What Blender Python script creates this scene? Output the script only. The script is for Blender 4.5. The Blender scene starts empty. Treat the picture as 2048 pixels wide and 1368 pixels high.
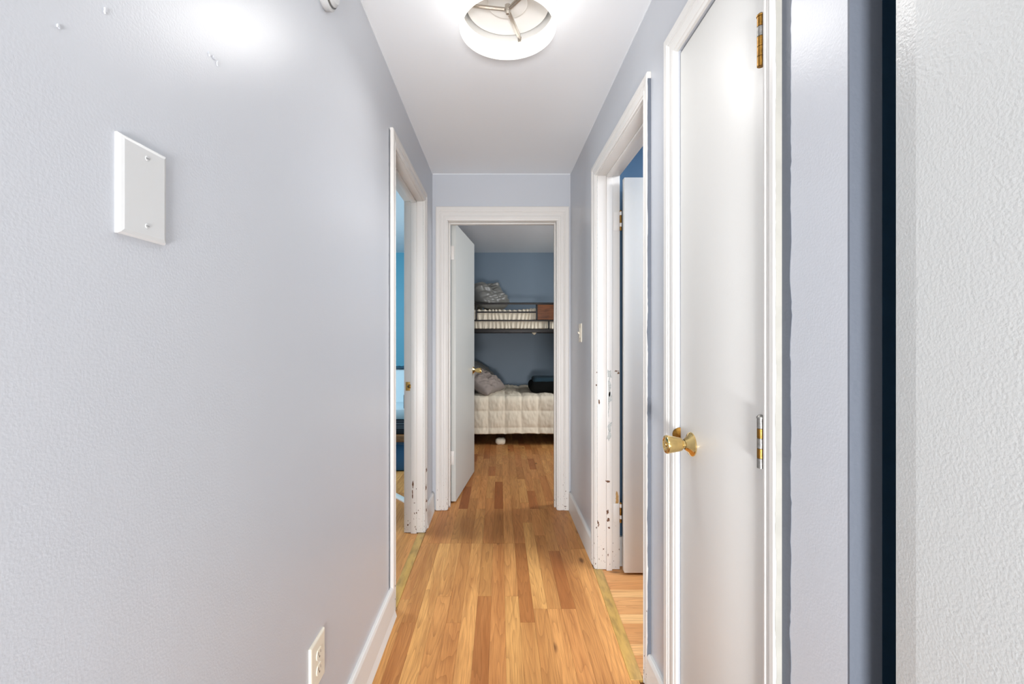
import bpy, bmesh, math, random
from mathutils import Vector, Matrix, noise
from math import sin, cos, pi, radians
random.seed(7)
S = bpy.context.scene
COL = S.collection

# ---------------------------------------------------------------- camera
cd = bpy.data.cameras.new('camera'); cam = bpy.data.objects.new('camera', cd); COL.objects.link(cam)
cam.location = (0, 0, 1.206); cam.rotation_euler = (radians(90), 0, 0)
cd.sensor_width = 36; cd.lens = 890/2048*36
cd.shift_x = 24/2048; cd.shift_y = -9/2048
cd.clip_start = 0.02
S.camera = cam
# ---------------------------------------------------------------- world, lights, exposure
w = bpy.data.worlds.new('world'); S.world = w; w.use_nodes = True
w.node_tree.nodes['Background'].inputs[0].default_value = (0.75, 0.85, 1, 1)
w.node_tree.nodes['Background'].inputs[1].default_value = 0.3
S.view_settings.view_transform = 'Standard'; S.view_settings.look = 'None'
S.view_settings.exposure = 0.66; S.view_settings.gamma = 1; S.view_settings.use_curve_mapping = False

def area(name, loc, target, sx, sy, power, color):
    l = bpy.data.lights.new(name, 'AREA'); l.shape = 'RECTANGLE'; l.size = sx; l.size_y = sy
    l.energy = power; l.color = color
    o = bpy.data.objects.new(name, l); COL.objects.link(o); o.location = loc
    o.rotation_euler = (Vector(target)-Vector(loc)).to_track_quat('-Z', 'Y').to_euler()
    o['kind'] = 'helper'
    return o
LAMP = 2.6
BULBS = 11.0
area('fill_behind_camera', (-0.15, -3.3, 1.15), (0, 3, 1.3), 1.5, 1.7, 18, (0.96, 0.98, 1.0))  # added frontal fill for the hall, not a known window
area('window_light_living_room', (-1.95, -3.2, 1.55), (0.2, 0.8, 1.1), 0.5, 1.3, 10, (0.92, 0.97, 1.0))
area('overhead_fill_behind_camera', (0.0, -0.7, 2.32), (0.0, -0.6, 0), 0.7, 0.7, 6, (0.97, 0.98, 1.0))  # added fill from overhead for the near walls, no known fixture
area('upward_fill_behind_camera', (0.0, -1.7, 0.45), (0.0, 2.2, 2.35), 0.6, 0.4, 68, (0.97, 0.98, 1.0))  # added fill aimed upward to brighten the hall ceiling
area('window_light_bedroom', (2.3, 4.0, 1.8), (0.2, 4.6, 1.0), 1.0, 1.0, 30, (0.95, 0.97, 1.0))
area('window_light_blue_room', (-2.9, 3.6, 1.5), (-0.7, 4.2, 0.9), 1.3, 1.2, 60, (0.86, 0.95, 1.0))
area('light_right_room', (1.6, 1.85, 2.3), (1.3, 1.85, 0), 1.0, 0.5, 32, (0.95, 0.97, 1.0))

# ---------------------------------------------------------------- helpers
def srgb(r, g, b):
    f = lambda c: (c/255/12.92) if c/255 <= .04045 else ((c/255+.055)/1.055)**2.4
    return (f(r), f(g), f(b), 1)

class N:
    def __init__(s, name):
        s.m = bpy.data.materials.new(name); s.m.use_nodes = True
        s.t = s.m.node_tree; s.b = s.t.nodes['Principled BSDF']
    def n(s, typ, **kw):
        x = s.t.nodes.new(typ)
        for k, v in kw.items():
            if k.startswith('_'): setattr(x, k[1:], v)
            else: x.inputs[k.replace('__', ' ')].default_value = v
        return x
    def l(s, a, b): s.t.links.new(a, b)
    def math(s, op, a, b=None, c=None):
        x = s.t.nodes.new('ShaderNodeMath'); x.operation = op
        for i, v in enumerate((a, b, c)):
            if v is None: continue
            if isinstance(v, (int, float)): x.inputs[i].default_value = v
            else: s.l(v, x.inputs[i])
        return x.outputs[0]
    def mix(s, fac, a, b):
        x = s.t.nodes.new('ShaderNodeMix'); x.data_type = 'RGBA'
        for i, v in ((0, fac), (6, a), (7, b)):
            if isinstance(v, (int, float, tuple)): x.inputs[i].default_value = v
            else: s.l(v, x.inputs[i])
        return x.outputs[2]

def mat(name, col, rough=.5, metal=0, nscale=0, nstr=.1, ndist=.002, var=0, vscale=3, spec=.5, detail=3, coord='Position', stretch=None):
    q = N(name); q.b.inputs['Base Color'].default_value = col
    q.b.inputs['Roughness'].default_value = rough; q.b.inputs['Metallic'].default_value = metal
    q.b.inputs['Specular IOR Level'].default_value = spec
    g = q.n('ShaderNodeNewGeometry'); pos = g.outputs['Position']
    if stretch:
        mp = q.n('ShaderNodeMapping'); mp.inputs['Scale'].default_value = stretch; q.l(pos, mp.inputs[0]); pos = mp.outputs[0]
    if nscale:
        t = q.n('ShaderNodeTexNoise', Scale=nscale, Detail=detail); q.l(pos, t.inputs['Vector'])
        bp = q.n('ShaderNodeBump', Strength=nstr, Distance=ndist); q.l(t.outputs[0], bp.inputs['Height']); q.l(bp.outputs[0], q.b.inputs['Normal'])
    if var:
        t2 = q.n('ShaderNodeTexNoise', Scale=vscale, Detail=3); q.l(pos, t2.inputs['Vector'])
        mr = q.n('ShaderNodeMapRange'); q.l(t2.outputs[0], mr.inputs[0])
        mr.inputs[1].default_value = .42; mr.inputs[2].default_value = .72; mr.inputs[3].default_value = 0; mr.inputs[4].default_value = min(1, var)
        f = mr.outputs[0]
        dark = tuple(c*.45 for c in col[:3])+(1,)
        q.l(q.mix(f, col, dark), q.b.inputs['Base Color'])
    return q.m

def wall_paint(name, col, rough=.33, peel=.2):
    """roller-stippled wall paint: fine stipple over slow plaster waviness"""
    q = N(name); q.b.inputs['Base Color'].default_value = col
    q.b.inputs['Roughness'].default_value = rough
    g = q.n('ShaderNodeNewGeometry'); pos = g.outputs['Position']
    a = q.n('ShaderNodeTexNoise', Scale=260, Detail=2); q.l(pos, a.inputs['Vector'])
    c = q.n('ShaderNodeTexNoise', Scale=7, Detail=2); q.l(pos, c.inputs['Vector'])
    b1 = q.n('ShaderNodeBump', Strength=peel, Distance=.0012); q.l(a.outputs[0], b1.inputs['Height'])
    b2 = q.n('ShaderNodeBump', Strength=.12, Distance=.006); q.l(c.outputs[0], b2.inputs['Height']); q.l(b1.outputs[0], b2.inputs['Normal'])
    q.l(b2.outputs[0], q.b.inputs['Normal'])
    return q.m

def worn_white(name, base, chips=True, rough=.4):
    """gloss-painted old wood: brush lines and chips that crowd towards the floor"""
    q = N(name); q.b.inputs['Roughness'].default_value = rough
    g = q.n('ShaderNodeNewGeometry'); pos = g.outputs['Position']
    mp = q.n('ShaderNodeMapping'); mp.inputs['Scale'].default_value = (1, 1, .05); q.l(pos, mp.inputs[0])
    a = q.n('ShaderNodeTexNoise', Scale=220, Detail=2); q.l(mp.outputs[0], a.inputs['Vector'])
    bp = q.n('ShaderNodeBump', Strength=.18, Distance=.001); q.l(a.outputs[0], bp.inputs['Height']); q.l(bp.outputs[0], q.b.inputs['Normal'])
    if chips:
        sx = q.n('ShaderNodeSeparateXYZ'); q.l(pos, sx.inputs[0])
        mp2 = q.n('ShaderNodeMapping'); mp2.inputs['Scale'].default_value = (1.5, 1.5, .8); q.l(pos, mp2.inputs[0])
        nn = q.n('ShaderNodeTexNoise', Scale=75, Detail=2.5, Roughness=.6); q.l(mp2.outputs[0], nn.inputs['Vector'])
        lo = q.n('ShaderNodeMapRange'); q.l(sx.outputs[2], lo.inputs[0])
        lo.inputs[1].default_value = 0; lo.inputs[2].default_value = .62; lo.inputs[3].default_value = .655; lo.inputs[4].default_value = .80
        f = q.math('GREATER_THAN', nn.outputs[0], lo.outputs[0])
        q.l(q.mix(f, base, srgb(92, 62, 44)), q.b.inputs['Base Color'])
    else: q.b.inputs['Base Color'].default_value = base
    return q.m

def plank_mat(name, axis, pale, dark):
    q = N(name); q.b.inputs['Roughness'].default_value = .48; q.b.inputs['Specular IOR Level'].default_value = .35
    g = q.n('ShaderNodeNewGeometry'); oi = q.n('ShaderNodeObjectInfo')
    off = q.n('ShaderNodeVectorMath', _operation='MULTIPLY_ADD')
    cmb = q.n('ShaderNodeCombineXYZ'); q.l(oi.outputs['Random'], cmb.inputs[0]); q.l(oi.outputs['Random'], cmb.inputs[1]); q.l(oi.outputs['Random'], cmb.inputs[2])
    q.l(cmb.outputs[0], off.inputs[0]); off.inputs[1].default_value = (37, 53, 11); q.l(g.outputs['Position'], off.inputs[2])
    mp = q.n('ShaderNodeMapping'); q.l(off.outputs[0], mp.inputs[0])
    mp.inputs['Scale'].default_value = (1, .085, 1) if axis == 'Y' else (.085, 1, 1)
    v = mp.outputs[0]
    big = q.n('ShaderNodeTexNoise', Scale=11, Detail=2.2, Distortion=.35); q.l(v, big.inputs['Vector'])
    rings = q.math('FRACT', q.math('MULTIPLY', big.outputs[0], 15.0))
    ringl = q.math('POWER', rings, 3.0)
    mf = q.n('ShaderNodeMapping'); q.l(off.outputs[0], mf.inputs[0])
    mf.inputs['Scale'].default_value = (1, .022, 1) if axis == 'Y' else (.022, 1, 1)
    fine = q.n('ShaderNodeTexNoise', Scale=420, Detail=3); q.l(mf.outputs[0], fine.inputs['Vector'])
    fm = q.n('ShaderNodeMapRange'); q.l(fine.outputs[0], fm.inputs[0])
    fm.inputs[1].default_value = .45; fm.inputs[2].default_value = .68; fm.inputs[3].default_value = 0; fm.inputs[4].default_value = .34
    # knots
    mk = q.n('ShaderNodeMapping'); q.l(off.outputs[0], mk.inputs[0])
    mk.inputs['Scale'].default_value = (1, .42, 1) if axis == 'Y' else (.42, 1, 1)
    vo = q.n('ShaderNodeTexVoronoi', Scale=5.2, Randomness=1.0); q.l(mk.outputs[0], vo.inputs['Vector'])
    kn = q.n('ShaderNodeMapRange'); q.l(vo.outputs['Distance'], kn.inputs[0])
    kn.inputs[1].default_value = .03; kn.inputs[2].default_value = .085; kn.inputs[3].default_value = .8; kn.inputs[4].default_value = 0
    sep = q.n('ShaderNodeSeparateColor'); q.l(oi.outputs['Color'], sep.inputs[0])
    base = q.mix(sep.outputs[0], pale, dark)
    red = q.mix(q.math('MULTIPLY', sep.outputs[1], .55), base, srgb(210, 138, 80))
    slow = q.n('ShaderNodeTexNoise', Scale=22, Detail=3); q.l(v, slow.inputs['Vector'])
    sl = q.n('ShaderNodeMapRange'); q.l(slow.outputs[0], sl.inputs[0])
    sl.inputs[1].default_value = .45; sl.inputs[2].default_value = .75; sl.inputs[3].default_value = 0; sl.inputs[4].default_value = .55
    deep = tuple(c*.52 for c in dark[:3])+(1,)
    c1 = q.mix(sl.outputs[0], red, dark)
    c2 = q.mix(q.math('MULTIPLY', ringl, .32), c1, deep)
    c3 = q.mix(fm.outputs[0], c2, deep)
    c4 = q.mix(kn.outputs[0], c3, srgb(96, 56, 28))
    q.l(c4, q.b.inputs['Base Color'])
    bp = q.n('ShaderNodeBump', Strength=.12, Distance=.001); q.l(fine.outputs[0], bp.inputs['Height']); q.l(bp.outputs[0], q.b.inputs['Normal'])
    return q.m

M = {}
M['wall'] = wall_paint('hall_paint', (0.535, 0.553, 0.590, 1))
M['wall_near'] = wall_paint('near_wall_paint', (0.56, 0.57, 0.56, 1), .28, .42)
M['wall_dark'] = mat('old_paint_and_shade', srgb(98, 104, 114), .5, nscale=90, nstr=.4)  # older paint on the strips, painted-in shade on the right wall end
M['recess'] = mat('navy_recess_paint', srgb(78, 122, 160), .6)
M['primer'] = mat('old_cream_primer', srgb(172, 170, 162), .6, nscale=60, nstr=.3, var=.25, vscale=20)
M['ceil'] = mat('ceiling_paint', srgb(232, 235, 238), .7, nscale=90, nstr=.1)
M['bedwall'] = mat('bedroom_paint', srgb(104, 120, 134), .5, nscale=150, nstr=.1)
M['cyanwall'] = mat('cyan_room_paint', srgb(84, 160, 186), .5, nscale=150, nstr=.1)
M['navywall'] = mat('right_room_paint', srgb(64, 96, 124), .5, nscale=150, nstr=.1)
M['plain'] = mat('plain_plaster', srgb(205, 204, 200), .7)
M['white'] = worn_white('white_gloss', srgb(222, 220, 216), False)
M['casing'] = worn_white('white_gloss_chipped', srgb(220, 216, 211), True)
M['door'] = mat('door_paint', srgb(226, 225, 221), .42, nscale=60, nstr=.12, ndist=.002)
M['doorgrey'] = mat('bedroom_door_paint', srgb(204, 206, 202), .45, nscale=60, nstr=.1)
M['plate'] = mat('plate_plastic', srgb(204, 205, 205), .35)
M['ivory'] = mat('ivory_plastic', srgb(232, 224, 206), .35)
M['slot'] = mat('slot_dark', srgb(70, 52, 36), .6)
M['screw'] = mat('screw_metal', srgb(160, 160, 158), .3, 1)
M['brass'] = mat('polished_brass', srgb(236, 206, 140), .15, 1, nscale=220, nstr=.12, ndist=.001, var=.35, vscale=60)
M['brass_old'] = mat('aged_brass', srgb(156, 116, 56), .38, 1, nscale=160, nstr=.3, var=.7, vscale=70)
M['brass_flat'] = mat('tarnished_brass', srgb(186, 146, 74), .45, .35, var=.6, vscale=90)
M['steel'] = mat('bare_steel', srgb(140, 138, 134), .4, .7, nscale=200, nstr=.3, var=.5, vscale=90)
M['chip'] = mat('bare_wood_chip', srgb(104, 70, 48), .8, var=.6, vscale=120)
M['rawwood'] = mat('bare_wood', srgb(188, 150, 96), .8, var=.5, vscale=60)
M['greypatch'] = mat('old_grey_paint', srgb(190, 192, 188), .6, var=.6, vscale=140)
M['plank'] = plank_mat('oak_strip', 'Y', srgb(234, 178, 106), srgb(150, 84, 36))
M['plankx'] = plank_mat('oak_strip_crosswise', 'X', srgb(238, 190, 130), srgb(196, 132, 76))
M['subfloor'] = mat('subfloor', srgb(120, 78, 44), .7, var=.4, vscale=8)
M['threshold'] = mat('greenish_pine', srgb(192, 152, 80), .45, nscale=40, nstr=.3, var=.8, vscale=17, stretch=(2.5, .6, 1))
M['nickel'] = mat('brushed_nickel', srgb(196, 190, 182), .35, 1)
M['pan'] = mat('fixture_white', srgb(222, 220, 216), .4)
M['iron'] = mat('black_metal', srgb(36, 32, 30), .45, .3)
M['rustic'] = mat('rustic_brown_board', srgb(126, 74, 40), .55, var=1.3, vscale=9, stretch=(1, 1, 6))
M['bedding'] = mat('cream_bedding', srgb(226, 214, 192), .9, nscale=70, nstr=.25, ndist=.004)
M['sheet'] = mat('cream_sheet', srgb(214, 204, 180), .9, nscale=50, nstr=.3, ndist=.004)
M['satin'] = mat('grey_satin', srgb(108, 107, 102), .36, nscale=0)
M['greycloth'] = mat('taupe_cotton', srgb(146, 134, 126), .85, nscale=50, nstr=.3, ndist=.004)
M['greydark'] = mat('dark_grey_cotton', srgb(104, 104, 100), .85, nscale=50, nstr=.3)
M['fur'] = mat('black_plush', srgb(24, 25, 24), 1, nscale=260, nstr=1, ndist=.01, spec=.1)
M['teal'] = mat('dark_teal_plush', srgb(26, 52, 64), .9, nscale=160, nstr=.8, ndist=.006)
M['bluebin'] = mat('blue_plastic', srgb(44, 104, 148), .45)
M['brownwood'] = mat('brown_wood', srgb(142, 98, 62), .5, var=.7, vscale=20, stretch=(1, 1, 8))
M['blackcloth'] = mat('black_cloth', srgb(34, 40, 48), .8)
M['stripe'] = mat('grey_stripe', srgb(110, 124, 134), .8)
M['slate'] = mat('slate_blue_plastic', srgb(36, 70, 88), .45)
M['palefab'] = mat('pale_blue_fabric', srgb(196, 216, 224), .9, nscale=80, nstr=.3)
q = N('lit_acrylic'); q.b.inputs['Base Color'].default_value = (.9, .9, .88, 1)
q.b.inputs['Emission Color'].default_value = (1, .98, .95, 1); q.b.inputs['Emission Strength'].default_value = LAMP
M['lit'] = q.m
q = N('lit_acrylic_inside'); q.b.inputs['Base Color'].default_value = (.5, .5, .48, 1)
q.b.inputs['Emission Color'].default_value = (1, .96, .90, 1); q.b.inputs['Emission Strength'].default_value = .85
M['lit_in'] = q.m

def link(name, me, m=None, parent=None, loc=None):
    o = bpy.data.objects.new(name, me); COL.objects.link(o)
    if m is not None and me is not None and not me.materials: me.materials.append(m)
    if parent is not None: o.parent = parent
    if loc is not None: o.location = loc
    return o
def tag(o, label=None, cat=None, group=None, kind=None):
    if label: o['label'] = label
    if cat: o['category'] = cat
    if group: o['group'] = group
    if kind: o['kind'] = kind
    return o
def struct(o, label=None): return tag(o, label, None, None, 'structure')
def empty(name, loc=(0, 0, 0)):
    o = bpy.data.objects.new(name, None); COL.objects.link(o); o.location = loc; o.empty_display_size = .1
    return o

def bm_box(bm, x0, x1, y0, y1, z0, z1):
    vs = [bm.verts.new(p) for p in ((x0,y0,z0),(x1,y0,z0),(x1,y1,z0),(x0,y1,z0),(x0,y0,z1),(x1,y0,z1),(x1,y1,z1),(x0,y1,z1))]
    for f in ((3,2,1,0),(4,5,6,7),(0,1,5,4),(1,2,6,5),(2,3,7,6),(3,0,4,7)): bm.faces.new([vs[i] for i in f])
    return vs
def slant(bm):
    for v in bm.verts: v.co.x += .013*(3.112-min(v.co.y, 3.112))
def mesh_of(bm, name='m', smooth=False, bevel=0, seg=2, origin=None, angle=None):
    if bevel:
        bmesh.ops.bevel(bm, geom=list(bm.edges), offset=bevel, segments=seg, affect='EDGES', profile=.5)
    bmesh.ops.recalc_face_normals(bm, faces=list(bm.faces))
    if origin is not None: bmesh.ops.translate(bm, verts=list(bm.verts), vec=-Vector(origin))
    me = bpy.data.meshes.new(name); bm.to_mesh(me); bm.free()
    if smooth:
        for p in me.polygons: p.use_smooth = True
        if angle is not None:
            try: me.set_sharp_from_angle(angle=angle)
            except Exception: pass
    return me
def boxes(name, lst, m, parent=None, bevel=0, slanted=False, seg=2):
    """one mesh of boxes (x0,x1,y0,y1,z0,z1), origin at its base centre; a child is placed in its parent's world frame"""
    bm = bmesh.new()
    for b in lst: bm_box(bm, *b)
    if slanted: slant(bm)
    return finish(name, bm, m, parent, bevel=bevel, seg=seg)
def wloc(o):
    v = Vector((0, 0, 0))
    while o is not None: v += o.location; o = o.parent
    return v
def finish(name, bm, m, parent=None, bevel=0, seg=2, smooth=False, angle=None):
    xs = [v.co.x for v in bm.verts]; ys = [v.co.y for v in bm.verts]; zs = [v.co.z for v in bm.verts]
    org = Vector(((min(xs)+max(xs))/2, (min(ys)+max(ys))/2, min(zs)))
    me = mesh_of(bm, name, smooth or bevel > 0, bevel, seg, org, angle if angle is not None else (radians(40) if bevel else None))
    return link(name, me, m, parent, org - (wloc(parent) if parent else Vector()))
def bx(name, x0, x1, y0, y1, z0, z1, m, parent=None, bevel=0, slanted=False):
    return boxes(name, [(x0, x1, y0, y1, z0, z1)], m, parent, bevel, slanted)

def lathe_bm(profile, center, axis, seg=32, bm=None):
    """profile [(r, t)] revolved about axis through center"""
    bm = bm or bmesh.new()
    ax = Vector(axis).normalized(); e1 = ax.orthogonal().normalized(); e2 = ax.cross(e1); c = Vector(center)
    rows = []
    for r, t in profile:
        if r < 1e-6: rows.append([bm.verts.new(c+ax*t)])
        else: rows.append([bm.verts.new(c+ax*t+(e1*cos(2*pi*k/seg)+e2*sin(2*pi*k/seg))*r) for k in range(seg)])
    for a, b in zip(rows, rows[1:]):
        for k in range(seg):
            k2 = (k+1) % seg
            if len(a) == 1 and len(b) == 1: continue
            if len(a) == 1: bm.faces.new((a[0], b[k], b[k2]))
            elif len(b) == 1: bm.faces.new((a[k], a[k2], b[0]))
            else: bm.faces.new((a[k], a[k2], b[k2], b[k]))
    return bm
def lathe(name, profile, center, axis, m, parent=None, seg=32):
    return finish(name, lathe_bm(profile, center, axis, seg), m, parent, smooth=True, angle=radians(35))
def tube_bm(p0, p1, r, seg=10, bm=None):
    d = Vector(p1)-Vector(p0)
    return lathe_bm([(0, 0), (r, 0), (r, d.length), (0, d.length)], p0, d, seg, bm)

# ---------------------------------------------------------------- the setting: floor
XL, XR, YF = -.473, .493, 3.112     # hall left wall, right wall (at the far end), far wall
CEIL = 2.35
floor = boxes('floor', [(-3.2, 3.2, -3.6, 6.2, -.12, -.009)], M['subfloor'])
struct(floor, 'honey oak strip laminate floor of the hall and the rooms beyond')
unit = bpy.data.meshes.new('plank'); bm = bmesh.new(); bm_box(bm, -.5, .5, -.5, .5, -1, 0)
bmesh.ops.bevel(bm, geom=[e for e in bm.edges if all(v.co.z > -.5 for v in e.verts)], offset=.004, segments=1, affect='EDGES')
bmesh.ops.recalc_face_normals(bm, faces=list(bm.faces)); bm.to_mesh(unit); bm.free(); unit.materials.append(M['plank'])
unitx = unit.copy(); unitx.materials.clear(); unitx.materials.append(M['plankx'])
WP = .0628
def plank(x0, x1, y0, y1, tone, red=None, me=unit):
    if x1-x0 < .006 or y1-y0 < .02: return
    o = bpy.data.objects.new('plank', me); COL.objects.link(o); o.parent = floor
    o.location = Vector(((x0+x1)/2, (y0+y1)/2, random.uniform(-.0004, 0))) - floor.location
    o.scale = (x1-x0-.0005, y1-y0-.0006, .0085)
    o.color = (tone, random.random() if red is None else red, 0, 1)
def edge(i): return .0225+WP*i
# strips read off the photograph: joints (distance from the camera) and the tone of each piece, near to far
T = {
 -8: ([1.50, 2.05, 2.608], [.45, .35, .55, .40]),
 -7: ([1.883, 2.608], [.60, .55, .62]),
 -6: ([2.608], [.10, .22]),
 -5: ([2.075, 2.608], [.35, .22, .45]),
 -4: ([1.881, 2.608], [.30, .58, .62]),
 -3: ([2.608], [.05, .18]),
 -2: ([2.075, 2.608], [.78, .50, .60]),
 -1: ([2.608], [.45, .72]),
  0: ([2.075, 2.608], [.22, .02, .30]),
  1: ([1.885, 2.608], [.42, .80, .70]),
  2: ([1.978, 2.90], [.48, .12, .35]),
  3: ([1.978, 2.71], [.15, .45, .30]),
  4: ([1.978, 2.516], [.25, .88, .50]),
  5: ([2.54], [.50, .55]),
  6: ([2.54], [.02, .45]),
  7: ([2.54], [.05, .40]),
}
far_rows = {-6: [3.337, 3.88], -5: [3.133, 3.60], -4: [3.337, 3.88], -3: [3.133, 3.88], -2: [3.337, 3.88], -1: [3.133, 3.72, 3.88],
            0: [3.337, 3.88, 4.55], 1: [3.133, 3.88], 2: [3.25, 3.79], 3: [3.133, 3.50, 3.95], 4: [3.133, 3.79], 5: [3.28, 3.88], 6: [3.28, 3.88]}
rf = random.Random(21)
for i in range(-8, 8):
    js, tones = T[i]
    x0, x1 = max(edge(i), XL+.013), min(edge(i+1), XR-.006)
    if i == 7: x0, x1 = edge(7), .4885
    ys = [1.28 + .05*((i*7) % 5)] + js
    if ys[0] > js[0]-.1: ys[0] = js[0]-.3
    for k in range(len(js)):
        plank(x0, x1, ys[k] if k else 1.15, ys[k+1], tones[k])
    fr = [y for y in far_rows.get(i, [3.3, 3.8]) if y > js[-1]+.15]
    y = js[-1]; seq = fr[:]
    t = tones[-1]
    while True:
        if seq: y2 = seq.pop(0)
        else: y2 = y + rf.choice([.28, .36, .45, .55])
        stop = YF-.004 if (i < -6 or i > 5) else 5.6
        plank(x0, x1, y, min(y2, stop), t)
        if y2 >= stop: break
        y = y2; t = rf.choice([.35, .45, .5, .6, .75, 1.0, 1.1])
for i in list(range(-8, -6))+list(range(6, 11)):                 # bedroom, beyond the door frame
    y = 3.235 if i < -6 or i > 5 else YF
    y = 3.116+.002
    while y < 5.6:
        y2 = min(y+rf.choice([.3, .42, .5]), 5.6); plank(edge(i), edge(i+1), max(y, 3.118), y2, rf.random()*.8); y = y2
for i in range(-22, -8):                                          # blue room, seen through the left doorway
    y = 2.0+rf.random()*.3 if i > -11 else 2.3+rf.random()*.3
    if i == -9: 
        plank(edge(i), -.5052, 1.99, 2.74, .35); 
        continue
    while y < 4.4:
        y2 = min(y+rf.choice([.5, .7, .9]), 4.4)
        if edge(i+1) < -.50: plank(edge(i), edge(i+1), y, y2, rf.random()*.7)
        y = y2
y = 1.50; k = 0
tn = [.3, .15, .55, .05, .6, .75, .1, .5, .08, .12, .6, .45, .35, .5]
while y < 2.34:                                                   # right room, laid crosswise
    xs = [.506, .532+rf.choice([.35, .5, .62]), 1.55]
    for a, b in zip(xs, xs[1:]): plank(a, b, y, min(y+WP, 2.345), tn[k % 14], None, unitx)
    y += WP; k += 1
# thresholds
bm = bmesh.new(); vs = bm_box(bm, .487, .532, 1.565, 2.318, -.009, .003)
for v in vs:
    if v.co.y < 1.9: v.co.x -= .028
th = struct(finish('trim_1', bm, M['threshold'], bevel=.002), 'greenish pine threshold strip at the right doorway')
th = struct(bx('trim_2', -.505, -.460, 1.985, 2.745, -.009, .003, M['threshold'], bevel=.002), 'greenish pine threshold strip at the left doorway')

# ---------------------------------------------------------------- walls and ceiling
ceiling = struct(bx('ceiling', -3.2, 3.2, -3.6, 6.2, CEIL, CEIL+.1, M['ceil']), 'smooth white ceiling')
TH = .115
# left wall, with the doorway of the blue room
LO, LI, LH = 1.985, 2.745, 2.045
wl = struct(boxes('wall_left', [(XL-TH/2, XL, -.35, LO-.02, 0, CEIL), (XL-TH/2, XL, LI+.02, YF+.004, 0, CEIL), (XL-TH/2, XL, LO-.02, LI+.02, LH+.02, CEIL)], M['wall']), 'pale blue grey hall wall on the left')
boxes('room_side', [(XL-TH, XL-TH/2, -.35, LO-.02, 0, CEIL), (XL-TH, XL-TH/2, LI+.02, 6.05, 0, CEIL), (XL-TH, XL-TH/2, LO-.02, LI+.02, LH+.02, CEIL)], M['cyanwall'], wl)
# right wall, with the doorways of the right room and the closet
RO, RI, RH = 1.570, 2.310, 2.045
CO, CI, CH = .873, 1.285, 2.03
NEAR = .668
rw = []
for a, b, z in ((NEAR, CO-.004, 0), (CI+.004, RO-.02, 0), (RI+.02, YF+.004, 0), (CO-.004, CI+.004, CH+.006), (RO-.02, RI+.02, RH+.02)):
    rw.append((XR, XR+TH, a if a > 1 else .75, b, z, CEIL))
rw.append((XR, XR+.049, NEAR+.004, .75, 0, CEIL))
wr = struct(boxes('wall_right', rw, M['wall'], slanted=True), 'pale blue grey hall wall on the right')
# far wall
FL, FR, FH = -.364, .3955, 2.021
wf = struct(boxes('wall_far', [(XL-.002, FL-.018, YF, YF+TH, 0, CEIL), (FR+.018, XR+.002, YF, YF+TH, 0, CEIL), (FL-.018, FR+.018, YF, YF+TH, FH+.018, CEIL)], M['wall']), 'blue grey end wall above the bedroom door')
# wall beside the gap and the near wall stub
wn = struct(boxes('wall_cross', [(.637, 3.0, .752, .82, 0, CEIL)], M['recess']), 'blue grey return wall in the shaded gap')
bm = bmesh.new()
pts = [(.533, .599), (.5300, .567), (.530, -.35), (.645, -.35), (.645, .599)]
lo = [bm.verts.new((x, y, 0)) for x, y in pts]; hi = [bm.verts.new((x, y, CEIL)) for x, y in pts]
bm.faces.new(lo); bm.faces.new(hi)
for a in range(5): bm.faces.new((lo[a], lo[(a+1) % 5], hi[(a+1) % 5], hi[a]))
ws = struct(finish('wall_near', bm, M['wall_near']), 'near white wall end with stippled glossy paint')
struct(bx('trim_10', XR+.0001, XR+.049, NEAR, NEAR+.004, 0, CEIL, M['wall_dark'], slanted=True), 'end of the right wall beside the dark gap, shade painted in slate blue')  # thin board whose darker colour paints in the shade on this end face
# bedroom shell
struct(boxes('wall_bedroom_back', [(XL-TH/2, 2.6, 6.0, 6.1, 0, CEIL)], M['bedwall']), 'slate blue bedroom back wall')
struct(boxes('wall_bedroom_left', [(XL-TH/2+.001, -.50, YF+TH, 6.0, 0, CEIL)], M['bedwall']), 'slate blue bedroom side wall')
struct(boxes('wall_bedroom_right', [(2.45, 2.55, 2.46, 6.0, 0, CEIL)], M['bedwall']), 'slate blue bedroom window side wall')
struct(boxes('wall_bedroom_front', [(XR+.12, 2.45, YF+.02, YF+TH, 0, CEIL)], M['bedwall']), 'slate blue bedroom front wall')
# blue room shell
struct(boxes('wall_blue_room_back', [(-3.1, XL-TH, 6.0, 6.1, 0, CEIL), (-3.1, -3.0, 1.1, 6.0, 0, CEIL), (-3.0, XL-TH, 1.0, 1.1, 0, CEIL)], M['cyanwall']), 'bright cyan walls of the left room')
# right room shell
struct(boxes('wall_right_room', [(XR+.13, 3.0, 2.36, 2.46, 0, CEIL), (XR+.14, 3.0, 1.42, 1.47, 0, CEIL), (3.0, 3.1, 1.42, 2.46, 0, CEIL)], M['navywall']), 'blue walls of the right room')
struct(bx('baseboard_right_room', XR+.13, 2.9, 2.346, 2.36, 0, .155, M['white']), 'white baseboard in the right room')
# living room behind the camera
struct(boxes('wall_back', [(-3.1, 3.1, -3.5, -3.4, 0, CEIL), (-3.1, -3.0, -3.4, 1.0, 0, CEIL), (3.0, 3.1, -3.4, NEAR+.1, 0, CEIL), (-3.0, XL-TH, -.35, -.25, 0, CEIL), (.645, 3.0, -.35, -.25, 0, CEIL)], M['plain']), 'pale walls of the room behind the camera')

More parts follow.
